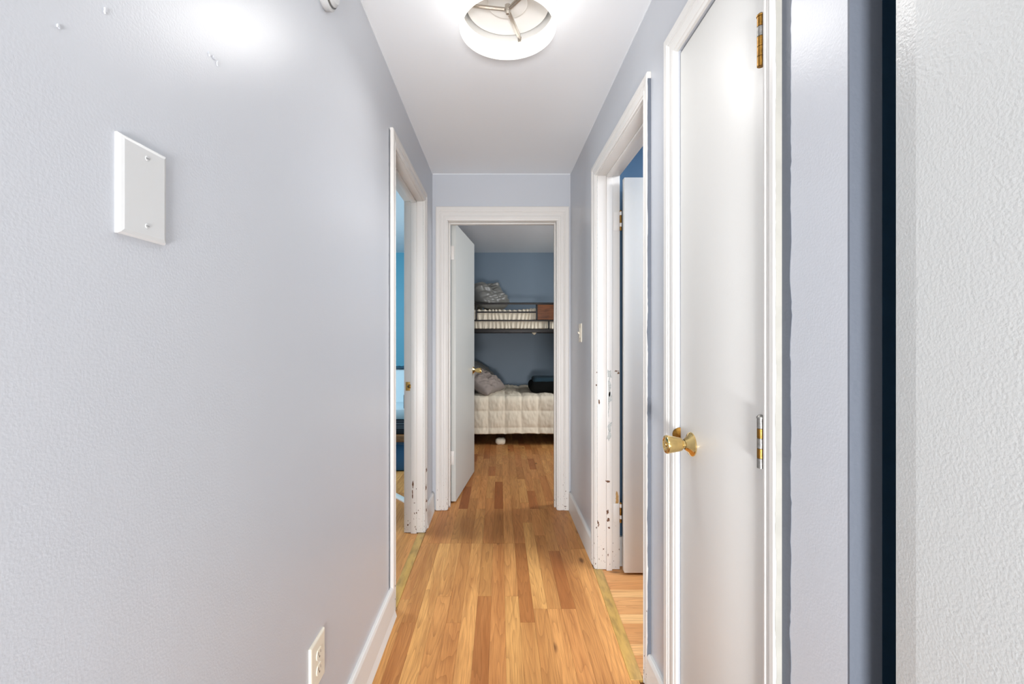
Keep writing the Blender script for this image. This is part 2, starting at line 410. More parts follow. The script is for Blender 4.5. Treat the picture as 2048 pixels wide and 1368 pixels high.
# baseboards
def baseboard(name, x_wall, sgn, y0, y1, h=.13, t=.015, foot=.012, slanted=False, label=None):
    bm = bmesh.new()
    prof = [(0, 0), (t+foot, 0), (t+foot*.35, .03), (t, h-.012), (t-.004, h-.002), (t-.008, h), (0, h)]
    a = [bm.verts.new((x_wall+sgn*d, y0, z)) for d, z in prof]; b = [bm.verts.new((x_wall+sgn*d, y1, z)) for d, z in prof]
    bm.faces.new(a); bm.faces.new(b)
    for k in range(len(prof)): bm.faces.new((a[k], a[(k+1) % len(prof)], b[(k+1) % len(prof)], b[k]))
    if slanted: slant(bm)
    return struct(finish(name, bm, M['white']), label)
baseboard('baseboard_left', XL, 1, -.35, 1.925, label='white baseboard along the near left wall')
baseboard('baseboard_left', XL, 1, 2.815, YF-.018, foot=.004, label='white baseboard left of the bedroom door')
baseboard('baseboard_right', XR, -1, 2.388, YF-.018, foot=.0, slanted=True, label='white baseboard right of the bedroom door')
baseboard('baseboard_right', XR, -1, 1.362, 1.512, foot=.004, slanted=True, label='short white baseboard between the right doors')
baseboard('baseboard_right', XR, -1, NEAR+.001, .825, foot=.004, slanted=True, label='white baseboard in front of the closet')
# thin white cut-in lines of ceiling paint
struct(bx('trim_3', XL, XL+.003, -.3, YF, CEIL-.004, CEIL, M['ceil']), 'white ceiling paint line over the left wall')
struct(bx('trim_4', XR-.003, XR, NEAR, YF, CEIL-.004, CEIL, M['ceil'], slanted=True), 'white ceiling paint line over the right wall')
struct(bx('trim_5', XL, XR, YF-.003, YF, CEIL-.004, CEIL, M['ceil']), 'white ceiling paint line over the end wall')

# ---------------------------------------------------------------- door frames
PROF = [(0, 0), (0, .0075), (.10, .0095), (.13, .012), (.27, .013), (.31, .0105), (.50, .0110), (.55, .0135), (.62, .0120), (.68, .0150), (.93, .0150), (1, .0125), (1, 0)]
def casing(parent, to_w, a, b, top, wa, wb, wt, m, gap=.004):
    """mitred moulded casing round an opening a..b; to_w(u, n, z) gives the world point"""
    a -= gap; b += gap; top += gap
    def piece(rails):
        bm = bmesh.new(); rows = [[bm.verts.new(to_w(*p)) for p in r] for r in rails]
        n = len(PROF)
        for r0, r1 in zip(rows, rows[1:]):
            for k in range(n): bm.faces.new((r0[k], r0[(k+1) % n], r1[(k+1) % n], r1[k]))
        bm.faces.new(rows[0]); bm.faces.new(rows[-1])
        return finish('casing', bm, m, parent)
    piece([[(a-d*wa, t, .002) for d, t in PROF]]+[[(a-d*wa, t, z+ (top+d*wt)*1.0-0) for d, t in PROF] for z in (0,)])
    piece([[(b+d*wb, t, .002) for d, t in PROF], [(b+d*wb, t, top+d*wt) for d, t in PROF]])
    piece([[(a-d*wa, t, top+d*wt) for d, t in PROF], [(b+d*wb, t, top+d*wt) for d, t in PROF]])

def jambs(parent, to_w, a, b, top, depth, m, stop0, stop1, st=.011, jt=.019, z0=.002):
    def pc(name, u0, u1, n0, n1, za, zb):
        bm = bmesh.new(); bm_box(bm, 0, 1, 0, 1, 0, 1)
        for v in bm.verts: v.co = Vector(to_w(u0+(u1-u0)*v.co.x, n0+(n1-n0)*v.co.y, za+(zb-za)*v.co.z))
        return finish(name, bm, M['greypatch'] if name == 'joint_line' else m, parent, bevel=0 if name == 'joint_line' else .0025)
    pc('jamb', a-jt, a, -depth, 0, z0, top+jt); pc('jamb', b, b+jt, -depth, 0, z0, top+jt); pc('jamb', a, b, -depth, 0, top, top+jt)
    if stop0 is not None:
        pc('joint_line', b-.0012, b+.001, -stop1-.0016, -stop1+.0002, z0, top); pc('joint_line', b-.0012, b+.001, -.0016, 0, z0, top)
        pc('door_stop', a, a+st, -stop1, -stop0, z0-.002, top); pc('door_stop', b-st, b, -stop1, -stop0, z0-.002, top); pc('door_stop', a+st, b-st, -stop1, -stop0, top-st, top)

left_w = lambda u, n, z: (XL+n, u, z)
right_w = lambda u, n, z: (XR-n+.013*(3.112-u), u, z)
far_w = lambda u, n, z: (u, YF-n, z)

fl = struct(empty('trim_6', (XL, (LO+LI)/2, 0)), 'white chipped door frame in the left wall')
casing(fl, left_w, LO, LI, LH, .065, .067, .062, M['casing'])
jambs(fl, left_w, LO, LI, LH, TH+.004, M['casing'], .040, .076)
fr = struct(empty('trim_7', (XR+.015, (RO+RI)/2, 0)), 'white chipped door frame in the right wall')
casing(fr, right_w, RO, RI, RH, .052, .078, .062, M['casing'])
jambs(fr, right_w, RO, RI, RH, TH+.004, M['casing'], .047, .077)
fc = struct(empty('trim_8', (XR+.025, (CO+CI)/2, 0)), 'white fluted frame of the narrow closet door')
casing(fc, right_w, CO, CI, CH, .044, .078, .078, M['white'])
ff = struct(empty('trim_9', ((FL+FR)/2, YF, 0)), 'white moulded frame of the bedroom door')
casing(ff, far_w, FL, FR, FH, .080, .082, .094, M['casing'])
jambs(ff, far_w, FL, FR, FH, TH+.004, M['casing'], .045, .080)

# ragged strips of older darker paint left beside the frames
def ragged(name, parent, to_w, u0, u1, z0, z1, m, n=.0006, amp=.003, side=0, seed=0, step=.012, cuts=None):
    bm = bmesh.new(); prev = None; z = z0
    while z <= z1+1e-6:
        ja = amp*noise.noise((z*14, seed, 0))+amp*.6*noise.noise((z*60, seed, 3))
        jb = amp*noise.noise((z*11, seed+9, 0))+amp*.5*noise.noise((z*70, seed, 7))
        ua = u0+(ja if side in (0, 2) else 0); ub = u1+(jb if side in (1, 2) else 0)
        r = [bm.verts.new(to_w(ua, 0, z)), bm.verts.new(to_w(ua, n, z)), bm.verts.new(to_w(ub, n, z)), bm.verts.new(to_w(ub, 0, z))]
        if prev:
            for k in range(4): bm.faces.new((prev[k], prev[(k+1) % 4], r[(k+1) % 4], r[k]))
        else: bm.faces.new(r)
        prev = r; z += step
    bm.faces.new(prev)
    return finish(name, bm, m, parent)
ragged('paint_strip', wl, left_w, 1.893, 1.9165, .13, 2.10, M['wall_dark'], side=0, seed=2, amp=.004)
ragged('paint_strip', wr, right_w, .800, .8265, .13, 2.349, M['wall_dark'], side=0, seed=5, amp=.004)
# the near side face of the right casing, painted over with wall colour, ragged edge
side_w = lambda u, n, z: (XR+.013*(3.112-1.514)-u, 1.514-.0005-n, z)
ragged('paint_strip', wr, side_w, 0.0005, .0120, .12, 2.09, M['wall_dark'], side=1, seed=11, amp=.003)

cside_w = lambda u, n, z: (XR+.013*(3.112-.825)-u, CO-.004-.044-.0003-n, z)
ragged('paint_strip', fc, cside_w, 0.0004, .0118, .003, 2.10, M['primer'], side=1, seed=21, amp=.0022)
# chips and worn patches on the frames (thin raised or bare shapes of their own)
def patch(name, parent, to_w, cu, cz, ru, rz, m, seed=0, n=.0005, k=14):
    bm = bmesh.new()
    f = []; b = []
    for i in range(k):
        a = 2*pi*i/k; r = .62+.75*noise.noise((cos(a)*1.7+seed, sin(a)*1.7, seed*.37))+.3*random.random()
        f.append(bm.verts.new(to_w(cu+cos(a)*ru*r, n, cz+sin(a)*rz*r))); b.append(bm.verts.new(to_w(cu+cos(a)*ru*r, 0, cz+sin(a)*rz*r)))
    bm.faces.new(f); bm.faces.new(b)
    for i in range(k): bm.faces.new((f[i], f[(i+1) % k], b[(i+1) % k], b[i]))
    return finish(name, bm, m, parent)
# jamb faces look towards the camera: u runs across the wall thickness (X), n towards the camera
rj = lambda u, n, z: (XR+.013*(3.112-RI)+u, RI-.0001-n, z)
rs = lambda u, n, z: (XR+.013*(3.112-RI)+u, RI-.0112-n, z)      # on the stop
lj = lambda u, n, z: (XL-u, LI-.0001-n, z)
for (cu, y0, y1, m, sd, ru) in ((.062, 742, 758, 'greypatch', 1, .013), (.062, 765, 790, 'greypatch', 2, .012), (.064, 788, 803, 'greypatch', 3, .013), (.058, 800, 828, 'greypatch', 4, .004), (.063, 842, 862, 'greypatch', 5, .011), (.060, 862, 880, 'greypatch', 8, .012)):
    cz = 1.206-((y0+y1)/2-675)*2.30/890; patch('worn_patch', fr, rs, cu, cz, ru, (y1-y0)*2.30/890*.75, M[m], sd)
for (px, y, a, b) in ((1193, 770, 2, 2), (1198, 803, 2, 5), (1216, 963, 5, 3), (1215, 1024, 3, 6), (1216, 1040, 4, 5), (1218, 1055, 3, 2), (1196, 1045, 2, 4), (1197, 1050, 1.5, 3), (1216, 1110, 1, 4), (1194, 745, 1.5, 2)):
    tw = rs if 1213 <= px <= 1224 else rj
    yy = RI-(.0112 if tw is rs else 0)
    u = (px-1000)*yy/890-(XR+.013*(3.112-RI)); patch('paint_chip', fr, tw, u, 1.206-(y-675)*yy/890, a*yy/890, b*yy/890, M['chip'], px*.1+y)
patch('paint_chip', fr, rj, .102, 1.206-(742-675)*2.31/890, .014, .004, M['chip'], 4.2); patch('paint_chip', fr, rj, .111, 1.206-(746-675)*2.31/890, .007, .006, M['chip'], 6.2)
patch('bare_wood_patch', fr, rj, .1035, 1.206-(997-675)*2.31/890, .0125, .036, M['rawwood'], 3.3)
for (px, y, a, b) in ((826, 970, 2.0, 9), (825, 988, 1.5, 8), (853, 940, 1.2, 5), (852, 975, 1.2, 6), (853, 1002, 1.5, 4), (829, 1006, 2, 1.5), (833, 1026, 1.5, 1.5), (853, 1020, 1, 4), (816, 1050, 1.5, 2)):
    tw = lj; yy = LI-.0
    off = .0112 if 822 <= px <= 836 else 0
    tw = (lambda o: (lambda u, n, z: (XL-u, LI-.0001-o-n, z)))(off)
    patch('paint_chip', fl, tw, -(px-1000)*(yy-off)/890+XL, 1.206-(y-675)*(yy-off)/890, a*yy/890, b*yy/890, M['chip'], px*.3+y*.7)
# crack and nicks in the left wall paint
ck = lambda u, n, z: (XL+n, u, z)
for (px, y, a, b, sd) in ((418, 108, .004, .003, 1), (428, 117, .006, .003, 2), (434, 127, .003, .005, 3), (209, 20, .002, .004, 4), (115, 52, .002, .003, 6)):
    yy = -XL*890/(1000-px); patch('paint_nick', wl, ck, yy, 1.206-(y-675)*yy/890, a, b, M['wall'], sd, n=.0018, k=8)

# ---------------------------------------------------------------- doors
def hinge(parent, knuckle_c, zc, h, leaf_boxes, m_leaf, m_kn, r=.0065, n=5):
    """hinge > leaf, knuckle: five barrel pieces with gaps and finial caps"""
    hg = lathe('hinge', [(0, 0), (.0045, 0), (.0045, h), (0, h)], (knuckle_c[0], knuckle_c[1], zc-h/2), (0, 0, 1), m_kn[0], parent, 12)
    for k in range(n):
        z0 = zc-h/2+h*k/n+.0006; z1 = zc-h/2+h*(k+1)/n-.0006
        lathe('knuckle', [(0, 0), (r, 0), (r, z1-z0), (0, z1-z0)], (knuckle_c[0], knuckle_c[1], z0), (0, 0, 1), m_kn[k % len(m_kn)], hg, 14)
    lathe('hinge_cap', [(0, 0), (r*1.15, 0), (r*1.15, .003), (r*.6, .007), (0, .008)], (knuckle_c[0], knuckle_c[1], zc+h/2), (0, 0, 1), m_kn[0], hg, 14)
    for b in leaf_boxes: boxes('hinge_leaf', [b], m_leaf, hg, bevel=.0006)
    return hg
def knob(parent, base, axis, m, sc=1.0):
    """knob > rosette, grip, keyhole button"""
    k = lathe('door_knob', [(0, 0), (.0135*sc, 0), (.012*sc, .018*sc), (.0105*sc, .026*sc), (.012*sc, .030*sc), (0, .030*sc)], base, axis, m, parent, 28)
    lathe('rosette', [(0, 0), (.0325*sc, 0), (.0325*sc, .0025*sc), (.030*sc, .0055*sc), (.021*sc, .010*sc), (.0165*sc, .017*sc), (.013*sc, .020*sc)], base, axis, m, k, 40)
    lathe('grip', [(.0105*sc, .026*sc), (.0165*sc, .028*sc), (.0190*sc, .034*sc), (.0225*sc, .054*sc), (.0245*sc, .064*sc), (.0250*sc, .068*sc), (.0235*sc, .071*sc), (.0180*sc, .0725*sc), (.0165*sc, .0705*sc), (.006*sc, .0700*sc), (.0055*sc, .0725*sc), (0, .0725*sc)], base, axis, m, k, 40)
    return k
# closet door in the right wall
d1 = struct(bx('door_1', XR+.004, XR+.038, CO, CI, .012, CH-.003, M['door'], bevel=.002, slanted=True), 'narrow flat white closet door with brass knob, closed')
kx = XR+.013*(3.112-1.212)+.004
knob(d1, (kx, 1.212, .915), (-1, 0, 0), M['brass'])
# brass latch strike curling over the edge of the frame
bm = bmesh.new()
yy = CI+.003
for i in range(12):
    pass
prof = [(-.006, 0), (-.012, .004), (-.019, .012), (-.021, .024), (-.019, .036), (-.012, .044), (-.006, .048)]
a = [bm.verts.new((kx-.010+.0, yy-.002+0*u, .878+z)) for u, z in prof]; bm.free()
sp = lathe('strike_plate', [(0, 0), (.021, 0), (.0205, .0025), (.018, .004), (0, .0045)], (kx-.001, CI+.002, .925), (-.35, -1, 0), M['brass_old'], fc, 28)
hx = XR+.013*(3.112-.871)
hinge(d1, (hx-.010, .8745), 1.787, .098, [(hx-.006, hx+.001, .8600, .8700, 1.738, 1.834)], M['chip'], [M['brass_old'], M['brass_old'], M['brass_old'], M['steel'], M['brass_old']])
hinge(d1, (hx-.010, .8745), .998, .098, [(hx-.006, hx+.001, .8600, .8700, .950, 1.046)], M['chip'], [M['steel'], M['brass_old'], M['steel'], M['brass_old'], M['steel']])
hinge(d1, (hx-.010, .8745), .24, .098, [(hx-.006, hx+.001, .8600, .8700, .192, .288)], M['chip'], [M['steel'], M['brass_old']])

# door of the right room, swung open
jx = XR+.013*(3.112-RI)
d2 = struct(bx('door_2', jx+TH+.012, jx+TH+.012+.74, 2.256, 2.291, .012, 2.018, M['door'], bevel=.002), 'flat white door swung open into the right room')
for zc in (1.808, .297):
    hinge(d2, (jx+TH+.006, 2.302), zc, .098, [(jx+TH-.030, jx+TH+.001, RI-.0025, RI-.0002, zc-.048, zc+.048)], M['casing'], [M['brass_old'], M['casing'], M['brass_old']], r=.0055)
knob(d2, (jx+TH+.012+.68, 2.256, .93), (0, -1, 0), M['brass'])

# bedroom door, swung open
ang = math.atan2(.09, .71)
d3bm = bmesh.new(); bm_box(d3bm, -.0355, 0, 0, .735, .012, 2.036)
bmesh.ops.rotate(d3bm, verts=list(d3bm.verts), cent=(0, 0, 0), matrix=Matrix.Rotation(-ang, 3, 'Z'))
bmesh.ops.translate(d3bm, verts=list(d3bm.verts), vec=(-.3215, 3.238, 0))
d3 = struct(finish('door_3', d3bm, M['doorgrey'], bevel=.002), 'flat pale grey bedroom door standing open')
dirv = Vector((sin(ang), cos(ang), 0)); nrm = Vector((cos(ang), -sin(ang), 0)); hp = Vector((-.3215, 3.238, 0))
kb = hp+dirv*.675+Vector((0, 0, .918)); knob(d3, kb, nrm, M['brass'])
for zc in (1.822, .33):
    hinge(d3, (-.3645, 3.236), zc, .10, [(-.357, -.334, 3.2355, 3.2375, zc-.05, zc+.05)], M['casing'], [M['casing'], M['casing'], M['chip']], r=.0055)

# strike plate on the left frame
sx = XL-.0945
st = boxes('strike_plate', [(sx-.014, sx+.013, LI-.0025, LI, .878, .932)], M['brass_flat'], fl, bevel=.0008)
st2 = boxes('strike_lip', [(sx+.002, sx+.022, LI-.0045, LI-.002, .893, .917)], M['brass_old'], st, bevel=.0008)
lathe('latch_hole', [(0, 0), (.006, 0), (.005, .001), (0, .001)], (sx+.002, LI-.0045, .905), (0, -1, 0), M['slot'], st, 14)

# ---------------------------------------------------------------- ceiling light
LX, LY = .026, 1.49
lt = empty('ceiling_light', (LX, LY, CEIL))
tag(lt, 'round white drum ceiling light glowing over the hall', 'ceiling light')
ZB = 2.236
lathe('shade', [(.1605, -.001), (.161, 0), (.161, .062), (.160, .062)], (LX, LY, ZB), (0, 0, 1), M['lit'], lt, 72)
lathe('shade_lining', [(.1605, -.001), (.156, -.0015), (.1525, 0), (.1525, .100), (.161, .100), (.161, .062)], (LX, LY, ZB), (0, 0, 1), M['lit_in'], lt, 72)
lathe('shade_liner', [(.1520, .060), (.1520, .100), (.1500, .100), (.1500, .060), (.1520, .060)], (LX, LY, ZB), (0, 0, 1), M['pan'], lt, 72)
lathe('mounting_pan', [(0, .030), (.075, .030), (.100, .020), (.120, .008), (.134, 0), (.138, 0), (.139, .004), (.139, .012), (.120, .020), (.10, .034), (0, .036)], (LX, LY, 2.312), (0, 0, 1), M['pan'], lt, 64)
lathe('hub_plate', [(0, 0), (.060, 0), (.066, .003), (.066, .018), (0, .020)], (LX, LY, 2.318), (0, 0, 1), M['pan'], lt, 48)
for k, a in enumerate((72, 188, 308)):
    bm = bmesh.new()
    for (w0, z0, z1, r0, r1) in ((.0065, 2.3015, 2.3065, .008, .1515), (.0022, 2.2985, 2.3015, .012, .1515)):
        bm_box(bm, r0, r1, -w0, w0, z0, z1)
    bm_box(bm, .1475, .1515, -.0065, .0065, 2.290, 2.3065)
    bmesh.ops.rotate(bm, verts=list(bm.verts), cent=(0, 0, 0), matrix=Matrix.Rotation(radians(a), 3, 'Z'))
    bmesh.ops.translate(bm, verts=list(bm.verts), vec=(LX, LY, 0))
    finish('arm', bm, M['nickel'], lt)
lathe('finial', [(0, -.014), (.006, -.012), (.008, -.006), (.010, 0), (.010, .018), (0, .018)], (LX, LY, 2.300), (0, 0, 1), M['nickel'], lt, 20)

for k in range(8):                      # the bulbs of the fitting, shining down out of the open drum
    a = 2*pi*(k+.5)/8
    l = bpy.data.lights.new('bulb', 'SPOT'); l.energy = BULBS/8*1.0; l.color = (1, .985, .965); l.shadow_soft_size = 0
    l.spot_size = radians(162); l.spot_blend = 1.0
    o = bpy.data.objects.new('bulb', l); COL.objects.link(o); o.parent = lt
    o.location = (.115*cos(a), .115*sin(a), 2.246-CEIL)
# ---------------------------------------------------------------- things on the hall walls
# blank wall plate
def plate_bm(y0, y1, z0, z1, xw, sg, t=.0065, b=.005):
    bm = bmesh.new()
    def ring(i, x): return [bm.verts.new((x, yy, zz)) for yy, zz in ((y0+i, z0+i), (y1-i, z0+i), (y1-i, z1-i), (y0+i, z1-i))]
    rs_ = [ring(0, xw), ring(0, xw+sg*t*.45), ring(b*.35, xw+sg*t*.85), ring(b, xw+sg*t)]
    bm.faces.new(rs_[0]); bm.faces.new(rs_[-1])
    for r0, r1 in zip(rs_, rs_[1:]):
        for k in range(4): bm.faces.new((r0[k], r0[(k+1) % 4], r1[(k+1) % 4], r1[k]))
    return bm
wp = tag(finish('blank_wall_plate', plate_bm(.546, .6235, 1.335, 1.459, XL, 1, .0075, .006), M['plate']), 'white blank cover plate with two screws on the left wall', 'wall plate')
for z in (1.353, 1.442):
    s = lathe('screw', [(0, 0), (.0034, 0), (.0030, .0010), (0, .0013)], (XL+.0072, .587, z), (1, 0, 0), M['plate'], wp, 16)
    boxes('screw_slot', [(XL+.0084, XL+.0087, .5845, .5895, z-.0006, z+.0006)], M['screw'], s)
# power outlet
po = tag(finish('power_outlet', plate_bm(1.100, 1.188, .312, .434, XL, 1), M['ivory']), 'white duplex power outlet low on the left wall above the baseboard', 'outlet')
for zc in (.3925, .3535):
    bm = bmesh.new()
    k = 20
    f = []; b = []
    for i in range(k):
        a = 2*pi*i/k; yy = 1.146+.0165*cos(a); zz = zc+max(-.0125, min(.0125, .0165*sin(a)))
        f.append(bm.verts.new((XL+.0085, yy, zz))); b.append(bm.verts.new((XL+.0055, yy, zz)))
    bm.faces.new(f); bm.faces.new(b)
    for i in range(k): bm.faces.new((f[i], f[(i+1) % k], b[(i+1) % k], b[i]))
    r = finish('receptacle', bm, M['ivory'], po)
    boxes('slot', [(XL+.0084, XL+.0088, 1.1385, 1.1405, zc-.002, zc+.007)], M['slot'], r)
    boxes('slot', [(XL+.0084, XL+.0088, 1.1515, 1.1532, zc-.001, zc+.006)], M['slot'], r)
    lathe('slot', [(0, 0), (.0026, 0), (.0026, .0004), (0, .0004)], (XL+.0084, 1.146, zc-.0075), (1, 0, 0), M['slot'], r, 10)
lathe('screw', [(0, 0), (.0028, 0), (.002, .0008), (0, .001)], (XL+.0062, 1.146, .373), (1, 0, 0), M['plate'], po, 12)
# light switch by the bedroom door
sxw = XR+.013*(3.112-2.74)
ls = tag(finish('light_switch', plate_bm(2.705, 2.785, 1.178, 1.292, sxw, -1, .006, .004), M['ivory']), 'ivory light switch on the right wall beside the bedroom door', 'switch')
tg = boxes('toggle_frame', [(sxw-.0085, sxw-.0055, 2.732, 2.758, 1.205, 1.265)], M['ivory'], ls, bevel=.001)
bm = bmesh.new(); vs = bm_box(bm, sxw-.018, sxw-.006, 2.740, 2.750, 1.224, 1.236)
for v in vs:
    if v.co.x < sxw-.012: v.co.z += .008
finish('toggle', bm, M['ivory'], ls, bevel=.001)
# smoke detector high on the left wall
sd = tag(lathe('smoke_detector', [(0, 0), (.052, 0), (.054, .004), (.054, .016), (.050, .020), (0, .020)], (XL, 1.185, 2.139), (1, 0, 0), M['plate'], None, 40), 'white round smoke detector high on the left wall', 'smoke detector')
lathe('cover', [(.046, .018), (.045, .026), (.038, .033), (.020, .036), (0, .036)], (XL, 1.185, 2.139), (1, 0, 0), M['plate'], sd, 40)
lathe('vent_ring', [(.047, .020), (.0485, .022), (.047, .024)], (XL, 1.185, 2.139), (1, 0, 0), M['screw'], sd, 40)

# ---------------------------------------------------------------- bedroom: bunk bed
BX0, BX1, BY0, BY1 = -.455, 1.52, 4.97, 5.955
bb = empty('bunk_bed', ((BX0+BX1)/2, (BY0+BY1)/2, 0))
tag(bb, 'black metal bunk bed with brown wood guard panel, beyond the bedroom door', 'bunk bed')
for x in (BX0+.02, BX1-.02):
    for y in (BY0+.02, BY1-.02):
        bx('post', x-.02, x+.02, y-.02, y+.02, 0, 1.62, M['iron'], bb, bevel=.003)
def rail(name, x0, x1, y, z0, z1, t=.011): return bx(name, x0, x1, y-t, y+t, z0, z1, M['iron'], bb, bevel=.003)
Yr = BY0+.02
rail('top_rail', BX0+.04, BX1-.04, Yr, 1.575, 1.597); rail('guard_rail', -.27, .408, Yr, 1.482, 1.498, .008)
rail('guard_rail', BX0+.04, BX1-.04, Yr, 1.388, 1.404)
rail('side_beam', BX0+.04, BX1-.04, Yr, 1.262, 1.302, .016); rail('side_beam', BX0+.04, BX1-.04, BY1-.02, 1.262, 1.302, .016)
rail('side_beam', BX0+.04, BX1-.04, Yr, .26, .30, .016); rail('side_beam', BX0+.04, BX1-.04, BY1-.02, .26, .30, .016)
for x0, x1, z0, z1 in ((-.276, -.258, 1.404, 1.575), (.402, .420, 1.404, 1.575), (.92, .938, 1.404, 1.575), (.539, .557, 1.302, 1.388), (-.41, -.40, 1.302, 1.388)):
    rail('upright', x0, x1, Yr, z0, z1, .009)
bx('guard_panel', .421, .919, Yr-.006, Yr+.006, 1.405, 1.574, M['rustic'], bb, bevel=.002)['label'] = 'brown rustic wood panel'
for x in (BX0+.02, BX1-.02):
    for z in (.28, 1.28, 1.55):
        bx('end_rail', x-.012, x+.012, BY0+.04, BY1-.04, z-.015, z+.015, M['iron'], bb, bevel=.003)
for z in (.285, 1.275):
    for k in range(9):
        x = BX0+.12+k*(BX1-BX0-.24)/8
        bx('slat', x-.03, x+.03, BY0+.035, BY1-.035, z-.006, z+.012, M['iron'], bb)

def cloth(name, m, pts_fn, nu, nv, thick=.008, parent=None, sub=0):
    """grid sheet pts_fn(i/nu, j/nv) made into a closed thin body"""
    bm = bmesh.new()
    g = [[bm.verts.new(pts_fn(i/nu, j/nv)) for j in range(nv+1)] for i in range(nu+1)]
    for i in range(nu):
        for j in range(nv): bm.faces.new((g[i][j], g[i+1][j], g[i+1][j+1], g[i][j+1]))
    o = finish(name, bm, m, parent, smooth=True)
    if thick:
        md = o.modifiers.new('t', 'SOLIDIFY'); md.thickness = thick; md.offset = -1
    return o
# mattresses
def mattress(z0, z1, lab, y0=BY0+.085, y1=BY1-.075):
    return tag(bx('mattress', BX0+.075, BX1-.085, y0, y1, z0, z1, M['sheet'], bevel=.03), lab, 'mattress')
mattress(.298, .50, 'cream mattress of the lower bunk under the quilt')
mattress(1.288, 1.475, 'cream mattress of the upper bunk behind the rails')
# quilted comforter on the lower bunk
Y0c, Y1c, ZT, ZH = 4.955, 5.905, .548, .135
def path(s, x):
    """profile from the back over the top, round the front edge, down to the hem; returns y, z, normal"""
    top = Y1c-(Y0c+.05); drop = ZT-.05-ZH; arc = .05*pi/2; L = top+arc+drop
    d = s*L
    if d < top: return Y1c-d, ZT, (0, 1), d
    if d < top+arc:
        a = (d-top)/.05; return Y0c+.05-.05*sin(a), ZT-.05+.05*cos(a), (-sin(a), cos(a)), d
    return Y0c, ZT-.05-(d-top-arc), (-1, 0), d
Q = .185
def quilt(u, s):
    x = -.395+u*1.845
    y, z, (ny, nz), d = path(s, x)
    top = Y1c-(Y0c+.05)
    qu = abs(sin(pi*(x-.055)/Q)); qd = (d-top)/Q
    qv = abs(sin(pi*qd*.99))
    hem = d > top+.079+Q*1.95
    puff = .024*(max(qu*qv, 0)**.35)
    wr = .006*noise.noise((x*26, d*9, 1.5))+.004*noise.noise((x*60, d*24, 4))
    if hem: puff = .014; wr = .009*noise.noise((x*34, d*60, 8))
    fl = .012*noise.noise((x*2.3, 0, 3))*(1 if d > top else 0)
    back = .05*max(0, 1-(Y1c-y if False else d)/.25) * (1 if x < .12 else .35) * (.6+.4*noise.noise((x*3, 0, 9)))
    yy = y+ny*(puff+wr+fl); zz = z+nz*(puff+wr)+back
    if d > top+.079: zz += .012*noise.noise((x*1.9, 5, 0))*((d-top)/.5)
    return (x, min(yy, 5.985), zz)
tag(cloth('comforter', M['bedding'], quilt, 210, 150, .01), 'cream box-quilted comforter draped over the lower bunk', 'comforter')
# bedding of the upper bunk: gathered sheet and duvet
def upper(u, s):
    x = -.405+u*1.875
    Yb = BY1-.05; Yf = BY0+.050; zt = 1.520+.012*noise.noise((x*4, 1, 2))+.022*max(0, (x-.2))*(1 if x < .5 else 0)/.3*.9
    zb = 1.306; r = .045
    top = Yb-Yf-r; arc = r*pi/2; dr = zt-r-zb; L = top+arc+dr; d = s*L
    pl = .010*noise.noise((x*80+d*8, d*2.5, 3))+.007*sin(x*140+6*noise.noise((x*6, d*3, 1)))
    if d < top: return (x, Yb-d, zt+pl*.5+.012*noise.noise((x*7, d*7, 0)))
    if d < top+arc:
        a = (d-top)/r; return (x, Yf+r-(r+pl*.7)*sin(a), zt-r+(r+pl*.7)*cos(a))
    dd = d-top-arc
    return (x, Yf-pl*.8-.004*sin(dd*30), zt-r-dd+.004*noise.noise((x*9, 0, 4)))
tag(cloth('upper_duvet', M['bedding'], upper, 330, 90, .006), 'cream rumpled duvet on the upper bunk behind the rails', 'duvet')
# loose corner of the sheet below the beam
def corner(u, v):
    x = .355+.055*u; return (x+.004*v, BY0+.045+.01*v, 1.268-(.030*sin(pi*u))*v)
tag(cloth('sheet_corner', M['sheet'], corner, 12, 6, .003), 'cream sheet corner hanging under the upper bunk beam', 'sheet')

# ---------------------------------------------------------------- pillows
def pillow(name, m, size, loc, rot, seed, label, crease=.012, cat='pillow', n=44, sharp=2.6, parent=None, fq=1.0, rc=0):
    W, H, TK = size; bm = bmesh.new()
    grids = []
    for sg in (1, -1):
        g = []
        for i in range(n+1):
            row = []
            for j in range(n+1):
                u = -1+2*i/n; v = -1+2*j/n
                k = 1-.07*(1-abs(v)**2)*abs(u)**8; k2 = 1-.07*(1-abs(u)**2)*abs(v)**8
                e = max(0, (1-abs(u)**sharp))*max(0, (1-abs(v)**sharp))
                t = TK/2*e**.42
                wr = crease*(noise.noise((u*3.1*fq+seed, v*3.1*fq, seed))+.6*noise.noise(((u*7+v*5)*fq, (v*6-u*2)*fq*fq+seed, 2)) +.5*abs(noise.noise(((u*3+v*9)*fq, seed, u*2)))) * min(1, e*1.6)
                cr = 1-rc*u*u*v*v
                row.append(bm.verts.new((W/2*u*k*cr, H/2*v*k2*cr, sg*(t+wr*(1 if e > 0 else 0)))))
            g.append(row)
        grids.append(g)
        for i in range(n):
            for j in range(n):
                bm.faces.new((g[i][j], g[i+1][j], g[i+1][j+1], g[i][j+1]))
    bmesh.ops.remove_doubles(bm, verts=list(bm.verts), dist=.0008)
    me = mesh_of(bm, name, True)
    o = link(name, me, m, parent); o.location = loc; o.rotation_euler = rot
    if label: tag(o, label, cat)
    return o
def lean(tilt, yaw, roll=0):
    '''length runs away from the doorway, height leans to the left by tilt from upright, then yaw turns the face to the doorway'''
    t = radians(tilt); Y = Vector((-sin(t), 0, cos(t))); X = Vector((0, 1, 0)); Z = X.cross(Y)
    m = Matrix((X, Y, Z)).transposed()
    return (Matrix.Rotation(radians(yaw), 3, 'Z') @ m @ Matrix.Rotation(radians(roll), 3, 'Z')).to_euler()
